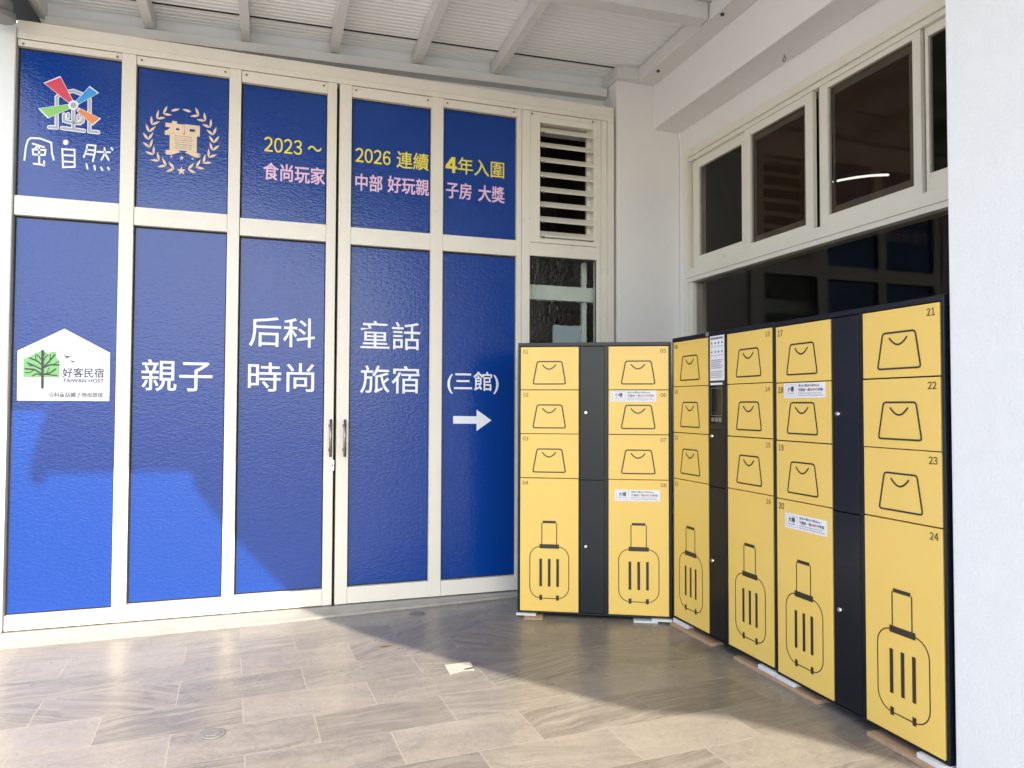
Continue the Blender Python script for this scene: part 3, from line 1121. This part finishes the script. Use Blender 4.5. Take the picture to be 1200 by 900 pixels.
g = MB()
lo_ = [g.bm.verts.new((x, y, zr(x) + 0.155)) for x, y in OUT]
hi_ = [g.bm.verts.new((x, y, zr(x) + 0.185)) for x, y in OUT]
k = len(OUT)
g.bm.faces.new(lo_)
g.bm.faces.new(hi_[::-1])
for i in range(k):
    g.bm.faces.new((lo_[i], hi_[i], hi_[(i + 1) % k], lo_[(i + 1) % k]))
link('roof_deck', g, MT['roofw'], cn, True)


def slant_box(g_, x0, x1, y0, y1, h0, h1):
    """box hung under the sloping roof: h measured from zr(x)"""
    v = [g_.bm.verts.new((x, y, zr(x) + h)) for x in (x0, x1) for y in (y0, y1) for h in (h0, h1)]
    for q in ((0, 1, 3, 2), (4, 6, 7, 5), (0, 4, 5, 1), (2, 3, 7, 6), (0, 2, 6, 4), (1, 5, 7, 3)):
        g_.bm.faces.new([v[i] for i in q])


def lining(y_from, y_to, name):
    g_ = MB()
    y = y_from
    P_ = 0.046
    while y > y_to + 0.001:
        prev = None
        for dy, dz in ((0.0, 0.0), (0.008, 0.007), (0.034, 0.007), (0.042, 0.0), (0.046, 0.0)):
            yy = max(y - dy, y_to)
            c = clip_x(yy - 0.10 if yy < -1 else yy, OUT)
            if c is None:
                prev = None
                continue
            cur = [g_.bm.verts.new((x, yy, zr(x) + 0.112 + dz)) for x in (c[0] + 0.01, (c[0] + c[1]) / 2, c[1] - 0.01)]
            if prev:
                for a_ in (0, 1):
                    g_.bm.faces.new((prev[a_], prev[a_ + 1], cur[a_ + 1], cur[a_]))
            prev = cur
        y -= P_
    return link(name, g_, MT['roofw'], cn, True)


lining(0.212, 0.012, 'lining_sheet')
lining(-0.004, -3.2, 'lining_sheet')
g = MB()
slant_box(g, -1.40, 2.76, -0.003, 0.011, 0.107, 0.150)  # black strip standing in for the shade in the gap between sheets
link('lap_shade_strip', g, MT['gasket'], cn, True)
lining(-3.2, -8.9, 'lining_sheet')


for x in (-1.435, -0.793, -0.190, 0.415, 1.020, 1.640):
    w_ = 0.058
    yf = -2.7 if x < -1 else None
    if yf is None:
        # rafter runs out to the front edge
        yf = 0.2
        while yf > -8 and (lambda c: c and c[0] + 0.1 < x < c[1] - 0.02)(clip_x(yf - 0.05, OUT)):
            yf -= 0.05
    g = MB()
    slant_box(g, x - w_ / 2, x + w_ / 2, yf + (0.05 if x < -1 else 0.32), 0.205, 0.0, 0.110)
    link('rafter', g, MT['beamw'], cn, True)
for y in (-0.93, -3.0):
    c = clip_x(y - 0.1, OUT)
    g = MB()
    slant_box(g, (1.10 if y > -2 else c[0] + 0.1), 2.762, y - 0.11, y, -0.004, 0.108)
    link('cross_beam', g, MT['beamw'], cn, True)
g = MB()
slant_box(g, 2.772, 2.929, -8.9, -0.062, -0.012, 0.104)
eb = link('edge_beam', g, MT['beamw'], cn, True)
for u, v in ((771.3, 82.5), (846.5, 16)):
    z_ = zr(2.81) - 0.012
    d = ray(u, v)
    p = CP + d * ((z_ - CP.z) / d.z)
    g = MB()
    g.tube([p + Vector((0, 0, 0.005)), p + Vector((0, 0, -0.012))], 0.013, 10)
    link('bolt', g, MT['ink'], eb, True)
g = MB()
slant_box(g, 2.585, 2.931, -0.058, -0.002, 0.004, 0.106)
slant_box(g, 2.585, 2.6035, -0.0015, 0.205, 0.004, 0.106)
link('end_plate', g, MT['beamw'], cn, True)
g = MB()
slant_box(g, -1.40, 2.584, 0.130, 0.214, -0.075, -0.010)
link('wall_angle', g, MT['beamw'], cn, True)

# gutter along the roof's left edge and the grey pipe under it
g = MB()
g.box(-1.84, -1.440, -2.78, 0.20, 3.868, 3.883)  # unseen front end set where it casts the upper shadow edge
g.box(-1.84, -1.826, -2.78, 0.20, 3.8835, 4.02)
g.box(-1.489, -1.475, -2.78, 0.20, 3.8835, 4.00)
single('roof_gutter', g, MT['gutter'], (-1.66, -1.3, 3.885), 'dark metal gutter along the left edge of the canopy', 'gutter')
g = MB()
pc = onY(1.5, 5, -0.16)
g.tube([pc + Vector((-0.45, 0.02, 0.12)), pc + Vector((-0.16, 0, 0.10)), pc + Vector((-0.04, 0, 0.06)), pc + Vector((0.0, 0, 0.0)), pc + Vector((0.0, 0, -0.045))],
       [0.062, 0.062, 0.062, 0.060, 0.060], 20)
pp_ = single('drain_pipe', g, MT['greyp'], tuple(pc), 'grey plastic drain pipe elbow at the top left corner', 'pipe')
g = MB()
g.tube([pc + Vector((0, 0, -0.046)), pc + Vector((0.0, 0, -0.05)), pc + Vector((0, 0, -0.085)), pc + Vector((0, 0, -0.09))], [0.062, 0.076, 0.076, 0.07], 20)
link('pipe_collar', g, MT['greyp'], pp_, True)

# eye bolt under the beam
ep = Vector((3.093, -1.39, 3.652))
g = MB()
g.tube([ep + Vector((0, 0, 0.01)), ep + Vector((0, 0, -0.018))], 0.004, 8)
g.tube([ep + Vector((0.006 * 0, 0.013 * math.cos(t_), -0.031 + 0.013 * math.sin(t_))) for t_ in [2 * math.pi * k / 16 for k in range(17)]], 0.0035, 8)
single('eye_bolt', g, MT['screw'], tuple(ep), 'small metal eye bolt screwed under the white beam', 'hook')

# ------------------------------------------------------------------ locker cabinets
LZ = [1.8103, 1.5214, 1.2281, 0.9337, 0.0523]
C0, C1, C2, C3 = 0.0, 0.3905, 0.5846, 0.9754
PAD = 0.0170


def pll(a, b, off):
    return Vector((a, -off, b))


def arc(cx_, cy_, r, t0, t1, n_=6):
    return [(cx_ + r * math.cos(math.radians(t0 + (t1 - t0) * k / n_)), cy_ + r * math.sin(math.radians(t0 + (t1 - t0) * k / n_))) for k in range(n_ + 1)]


def round_poly(pts, r):
    out = []
    k_ = len(pts)
    for i in range(k_):
        p, a, b = Vector(pts[i]), Vector(pts[i - 1]), Vector(pts[(i + 1) % k_])
        d0, d1 = (a - p).normalized(), (b - p).normalized()
        for t_ in (0, 0.25, 0.5, 0.75, 1):
            q0, q1 = p + d0 * r, p + d1 * r
            out.append(tuple((q0 * (1 - t_) + p * t_) * (1 - t_) + (p * (1 - t_) + q1 * t_) * t_))
    return out


def bag(g_, s0, s1, zt, zb):
    w, h = s1 - s0, zt - zb
    X = lambda f: s0 + f * w
    Z = lambda f: zt - f * h
    add_stroke(g_, round_poly([(X(0.29), Z(0.345)), (X(0.71), Z(0.345)), (X(0.775), Z(0.865)), (X(0.215), Z(0.865))], 0.014), 0.0078, pll, 0.0046, closed=True)
    pts = []
    for k_ in range(9):
        f = k_ / 8
        pts.append((X(0.380 + 0.225 * f), Z(0.425 + 0.098 * math.sin(math.pi * f) ** 0.9)))
    add_stroke(g_, pts, 0.0076, pll, 0.0046)


def suitcase(g_, s0, s1, zt, zb):
    w, h = s1 - s0, zt - zb
    X = lambda f: s0 + f * w
    Z = lambda f: zt - f * h
    rect = lambda a, b, c, d: add_flat(g_, [(X(a), Z(c)), (X(b), Z(c)), (X(b), Z(d)), (X(a), Z(d))], pll, 0.0046)
    rect(0.388, 0.612, 0.320, 0.3385)
    for f in (0.374, 0.626):
        add_stroke(g_, [(X(f), Z(0.335)), (X(f), Z(0.497))], 0.0056, pll, 0.0046, cap=False)
    rect(0.335, 0.668, 0.496, 0.528)
    c = 0.074
    body = arc(X(0.170) + c, Z(0.513) - c, c, 180, 90) + arc(X(0.832) - c, Z(0.513) - c, c, 90, 0)
    body += arc(X(0.832) - c, Z(0.900) + c, c, 0, -90) + arc(X(0.170) + c, Z(0.900) + c, c, 270, 180)
    add_stroke(g_, body, 0.0052, pll, 0.0042, closed=True)
    for f in (0.356, 0.501, 0.644):
        rect(f - 0.023, f + 0.023, 0.605, 0.812)
    for f in (0.358, 0.642):
        rect(f - 0.024, f + 0.024, 0.876, 0.914)


def sticker(parent, s, z, big):
    w, h = 0.292, 0.074
    g_ = MB()
    g_.prism([(s, z), (s + w, z), (s + w, z - h), (s, z - h)], 0, 1, lambda a, b, c: Vector((a, -0.0036 - 0.0007 * c, b)))
    st = link('notice_sticker', g_, MT['paper'], parent)
    t2 = MB()
    add_text(t2, '大櫃' if big else '小櫃', pll, s + 0.026, s + 0.074, z - 0.042, z - 0.016, 0.0052, 0.012)
    add_text(t2, 'LARGE LOCKER' if big else 'SMALL LOCKER', pll, s + 0.022, s + 0.078, z - 0.054, z - 0.048, 0.0052)
    add_stroke(t2, [(s + 0.010, z - 0.008), (s + 0.092, z - 0.008), (s + 0.092, z - 0.064), (s + 0.010, z - 0.064)], 0.0011, pll, 0.0050, closed=True)
    add_text(t2, ('長82×寬33×深50cm' if big else '長33×寬28×深50cm'), pll, s + 0.106, s + 0.252, z - 0.020, z - 0.007, 0.0052, 0.006)
    add_text(t2, '可播放一個', pll, s + 0.106, s + 0.188, z - 0.042, z - 0.027, 0.0052, 0.006)
    add_text(t2, '行李箱', pll, s + 0.226, s + 0.276, z - 0.042, z - 0.027, 0.0052, 0.006)
    add_text(t2, 'Suitable for one large suitcase or bag', pll, s + 0.106, s + 0.262, z - 0.055, z - 0.047, 0.0052)
    add_text(t2, 'Please take your belongings before leaving', pll, s + 0.106, s + 0.278, z - 0.066, z - 0.058, 0.0052)
    t3 = MB()
    add_text(t3, '28吋' if big else '20吋', pll, s + 0.190, s + 0.224, z - 0.042, z - 0.027, 0.0052, 0.006)
    return parent, t2, t3


def locker(first, loc, ang, dz, label, stickers, kiosk, knobs):
    t = thing('locker_cabinet', label, 'locker cabinet', loc, ang, 'yellow and black luggage lockers')
    # everything in local metres: x along the front, y into the cabinet, z up from the thing's base (floor)
    D = 0.50
    zt, zb = LZ[0] + 0.0265 + dz, LZ[4] - 0.0115 + dz
    Zs = [z + dz for z in LZ]
    g_ = MB()
    g_.box(-PAD, C3 + PAD, 0.024, D, zb + 0.001, zt - 0.001)
    for a, b in ((-PAD, C0 - 0.004), (C3 + 0.004, C3 + PAD)):
        g_.box(a, b, -0.001, 0.0235, zb, zt, 0.0025)
    for a, b in ((C1 + 0.004, 0.3990), (0.5600, C2 - 0.004)):
        g_.box(a, b, -0.001, 0.0235, Zs[4] - 0.003, Zs[0] + 0.003, 0.001)
    g_.box(C0 - 0.004, C3 + 0.004, -0.0005, 0.0235, Zs[0] + 0.0035, zt, 0.002)
    g_.box(C0 - 0.004, C3 + 0.004, -0.0005, 0.0235, zb, Zs[4] - 0.0035, 0.002)
    link('cabinet_body', g_, MT['navy'], t)
    num = first
    for ci, (a, b) in enumerate(((C0, C1), (C2, C3))):
        for r in range(4):
            z1, z0 = Zs[r] - 0.0025, Zs[r + 1] + 0.0025
            g_ = MB()
            jit = random.uniform(-0.0006, 0.0006)
            g_.box(a + 0.0015 + jit, b - 0.0015 + jit, -0.0035 + abs(jit), 0.020, z0 + jit, z1 + jit, 0.0016)
            d = link('locker_door', g_, MT['yellow'], t)
            g_ = MB()
            (suitcase if r == 3 else bag)(g_, a, b, Zs[r], Zs[r + 1])
            link('suitcase_print' if r == 3 else 'bag_print', g_, MT['brown_ink'], d)
            g_ = MB()
            bigger = first == 17
            nw, nh = (0.039, 0.029) if bigger else (0.036, 0.0245)
            nx = a + 0.017 if ci == 0 else b - 0.017 - nw
            nz = Zs[r] - 0.021 - nh
            add_digits(g_, '%02d' % num, pll, nx, nx + nw, nz, nz + nh, 0.0046, 0.012 if bigger else 0.006)
            link('door_number', g_, MT['soft_ink'], d)
            if num in stickers:
                so_ = stickers[num]
                _, t2, t3 = sticker(d, a + so_[0], Zs[r] + so_[1], r == 3)
                link('sticker_print', t2, MT['ink'], d)
                link('sticker_red_print', t3, MT['red_ink'], d)
            num += 1
    # dark service doors of the middle column
    top = 1.272 if kiosk else LZ[0]
    for (z1, z0), kz in zip(((top + dz - 0.0025, Zs[3] - 0.006), (Zs[3] - 0.011, Zs[4] + 0.0025)), knobs):
        g_ = MB()
        g_.box(0.4005, 0.5585, -0.003, 0.020, z0, z1, 0.0016)
        d = link('service_door', g_, MT['navy'], t)
        g_ = MB()
        c = Vector((0.437, -0.003, kz))
        g_.tube([c, c + Vector((0, -0.003, 0)), c + Vector((0, -0.010, 0)), c + Vector((0, -0.0125, 0))], [0.0125, 0.0125, 0.0100, 0.0085], 18)
        link('lock_knob', g_, MT['chrome'], d)
    if kiosk:
        g_ = MB()
        g_.box(0.4005, 0.5585, -0.0025, 0.020, 1.2745, Zs[0], 0.0016)
        kp = link('control_panel', g_, MT['blackmatt'], t)
        g_ = MB()
        g_.box(0.4160, 0.5480, -0.006, -0.0026, 1.300, 1.523, 0.001)
        sc = link('touch_screen', g_, MT['blackgloss'], kp)
        g_ = MB()
        add_stroke(g_, [(0.428, 1.508), (0.536, 1.508), (0.536, 1.348), (0.428, 1.348)], 0.0025, pll, 0.0068, closed=True)
        g_.bm.faces.ensure_lookup_table()
        for a in (0.430, 0.466, 0.502):
            add_flat(g_, [(a, 1.335), (a + 0.028, 1.335), (a + 0.028, 1.312), (a, 1.312)], pll, 0.0068)
        link('screen_bezel', g_, MT['greyp'], kp)
        g_ = MB()
        g_.box(0.4170, 0.5370, -0.0035, -0.0026, 1.5265, 1.5395)
        link('label_strip', g_, MT['paper'], kp)
        g_ = MB()
        g_.box(0.4140, 0.5570, -0.0036, -0.0026, 1.5520, 1.8150)
        link('paper_notice', g_, MT['paper'], kp)
        t2, t3, t4 = MB(), MB(), MB()
        add_text(t2, '智能寄物櫃使用說明', pll, 0.424, 0.546, 1.794, 1.806, 0.0044, 0.01)
        for r in range(2):
            for c in range(4):
                add_flat(t4 if (r and c == 0) else t2, disc(0.434 + c * 0.034, 1.772 - r * 0.052, 0.0065, n=10), pll, 0.0044)
                add_text(t2, '操作步驟', pll, 0.423 + c * 0.034, 0.446 + c * 0.034, 1.748 - r * 0.052, 1.755 - r * 0.052, 0.0044)
        for r in range(5):
            add_text(t3, '寄物時請選擇櫃號並保留密碼單據', pll, 0.426, 0.545 - (r % 3) * 0.014, 1.668 - r * 0.0115, 1.676 - r * 0.0115, 0.0044)
        for r in range(4):
            add_text(t2, '營業時間內如有問題請洽服務人員', pll, 0.424, 0.546 - (r % 2) * 0.01, 1.602 - r * 0.011, 1.608 - r * 0.011, 0.0044)
        link('notice_print', t2, MT['ink'], kp)
        link('notice_purple_print', t3, MT['purple_ink'], kp)
        link('notice_red_dot', t4, MT['red_ink'], kp)
        g_ = MB()
        g_.box(0.372, 0.405, -0.006, 0.040, Zs[0] + 0.027, Zs[0] + 0.0285)
        g_.box(0.372, 0.405, -0.006, -0.0045, Zs[0] + 0.004, Zs[0] + 0.0268)
        link('tape_piece', g_, MT['greyp'], t)
    return t


KA = -0.0139
lockA = locker(1, (1.59920, -0.57359, 0), -0.4662, KA, 'yellow locker cabinet numbered 01 to 08, standing askew beside the blue doors',
               {6: (0.018, -0.0035), 8: (0.041, -0.066)}, False, (1.357, 0.477))
lockB = locker(9, (2.48288, -1.05582, 0), -1.5750, 0.0051, 'yellow locker cabinet numbered 09 to 16, with a paper notice and touch screen',
               {}, True, (1.226, 0.498))
lockC = locker(17, (2.47429, -2.06712, 0), -1.5863, 0.0, 'yellow locker cabinet numbered 17 to 24, next to the white pier',
               {18: (0.064, -0.0035), 20: (0.064, -0.064)}, False, (1.369, 0.483))


# ------------------------------------------------------------------ shims under the cabinets
def shim(ref, s0, s1, y0, y1, z0, z1, m_, name, label, cat, grp=None, rz=0.0):
    loc, ang = ref
    g_ = MB()
    g_.box(-(s1 - s0) / 2, (s1 - s0) / 2, -(y1 - y0) / 2, (y1 - y0) / 2, 0, z1 - z0, 0.0015)
    o = link(name, g_, MT[m_])
    R = Matrix.Translation(loc) @ Matrix.Rotation(ang, 4, 'Z')
    o.matrix_basis = R @ Matrix.Translation(((s0 + s1) / 2, (y0 + y1) / 2, z0)) @ Matrix.Rotation(rz, 4, 'Z')
    return tag(o, label, cat, grp)


A_ = ((1.59920, -0.57359, 0), -0.4662)
B_ = ((2.48288, -1.05582, 0), -1.5750)
C_ = ((2.47429, -2.06712, 0), -1.5863)
GS = 'packing pieces under the lockers'
shim(A_, 0.03, 0.155, -0.075, 0.12, 0.0005, 0.0135, 'wood', 'timber_shim', 'short pale timber block under the outer corner of cabinet 01 to 08', 'shim', GS, 0.05)
shim(A_, -0.022, 0.11, -0.030, 0.12, 0.0140, 0.0260, 'foam', 'plastic_shim', 'white plastic plate on the timber block at the outer corner of cabinet 01 to 08', 'shim', GS)
shim(A_, 0.745, 0.90, -0.030, 0.10, 0.0005, 0.0125, 'foam', 'plastic_shim', 'flat white plastic plate under door 08, the lower left of two overlapping', 'shim', GS, 0.03)
shim(A_, 0.862, 0.992, -0.032, 0.10, 0.0130, 0.0260, 'foam', 'plastic_shim', 'white plastic plate under the right end of door 08, the upper of two', 'shim', GS)
shim(B_, 0.0, 0.44, -0.030, 0.06, 0.0005, 0.020, 'wood', 'timber_shim', 'timber batten under doors 09 to 12, at the corner end of the cabinet', 'shim', GS, 0.03)
shim(B_, 0.0, 0.16, -0.012, 0.10, 0.0205, 0.0445, 'foam', 'plastic_shim', 'white plastic wedge on the timber batten under door 12', 'shim', GS)
shim(B_, 0.66, 1.30, -0.022, 0.07, 0.0005, 0.0195, 'wood', 'timber_shim', 'long timber batten under doors 16 and 20, bridging two cabinets', 'shim', GS, 0.008)
shim(B_, 0.86, 1.000, -0.016, 0.08, 0.0200, 0.0425, 'foam', 'plastic_shim', 'white plastic wedge on the long batten, under door 16', 'shim', GS)
shim(B_, 1.008, 1.140, -0.018, 0.08, 0.0200, 0.0400, 'foam', 'plastic_shim', 'white plastic wedge on the long batten, under door 20', 'shim', GS)
shim(C_, 0.615, 0.99, -0.034, 0.06, 0.0005, 0.0190, 'wood', 'timber_shim', 'timber batten under door 24, beside the white pier', 'shim', GS, -0.01)
shim(C_, 0.86, 0.985, -0.022, 0.08, 0.0195, 0.0400, 'foam', 'plastic_shim', 'white plastic wedge on the batten under door 24', 'shim', GS)


# ------------------------------------------------------------------ floor bits
def drain(x, y, label):
    t = thing('floor_drain', label, 'floor drain', (x, y, 0), 0, 'round floor fittings')
    g_ = MB()
    g_.tube([(0, 0, 0.0005), (0, 0, 0.004), (0, 0, 0.0055)], [0.052, 0.052, 0.046], 28)
    link('drain_ring', g_, MT['drain'], t)
    g_ = MB()
    g_.tube([(0, 0, 0.0056), (0, 0, 0.0085)], [0.034, 0.030], 24)
    link('drain_cap', g_, MT['drain'], t)


drain(-0.210, -1.805, 'round metal floor drain on the sunlit tiles')
drain(0.960, -0.312, 'round metal floor drain in the shade by the door sill')
g = MB()
g.prism([(0.912, -1.318), (1.056, -1.312), (1.046, -1.432), (0.985, -1.424), (0.908, -1.452)], 0.001, 0.005)
sc_ = single('paper_scrap', g, mat('grubby_paper', (0.46, 0.43, 0.37), 0.75, var=0.5, vscale=35), (0.98, -1.38, 0.001), 'white grubby scrap of card lying on the tiles by the shadow edge', 'litter')
g = MB()
g.prism([(1.00, -1.428), (1.045, -1.420), (1.052, -1.405), (1.02, -1.405), (0.99, -1.418)], 0.0055, 0.008)
link('dark_stain', g, MT['screw'], sc_, True)
g = MB()
lf = [(-0.035, 0.0), (-0.015, 0.012), (0.01, 0.014), (0.035, 0.004), (0.012, -0.010), (-0.012, -0.010)]
vs3 = [g.bm.verts.new((0.655 + a, -0.915 + b, 0.003 + 0.35 * abs(b) + 0.12 * abs(a))) for a, b in lf]
mid = [g.bm.verts.new((0.655 + a, -0.915, 0.0015 + 0.1 * abs(a))) for a in (-0.035, 0.035)]
g.bm.faces.new(vs3)
r_ = bmesh.ops.extrude_face_region(g.bm, geom=list(g.bm.faces))
for v_ in [x for x in r_['geom'] if isinstance(x, bmesh.types.BMVert)]:
    v_.co.z += 0.0012
bmesh.ops.delete(g.bm, geom=mid, context='VERTS')
single('dry_leaf', g, MT['leaf'], (0.655, -0.915, 0.002), 'small curled orange leaf on the sunlit tiles', 'leaf')
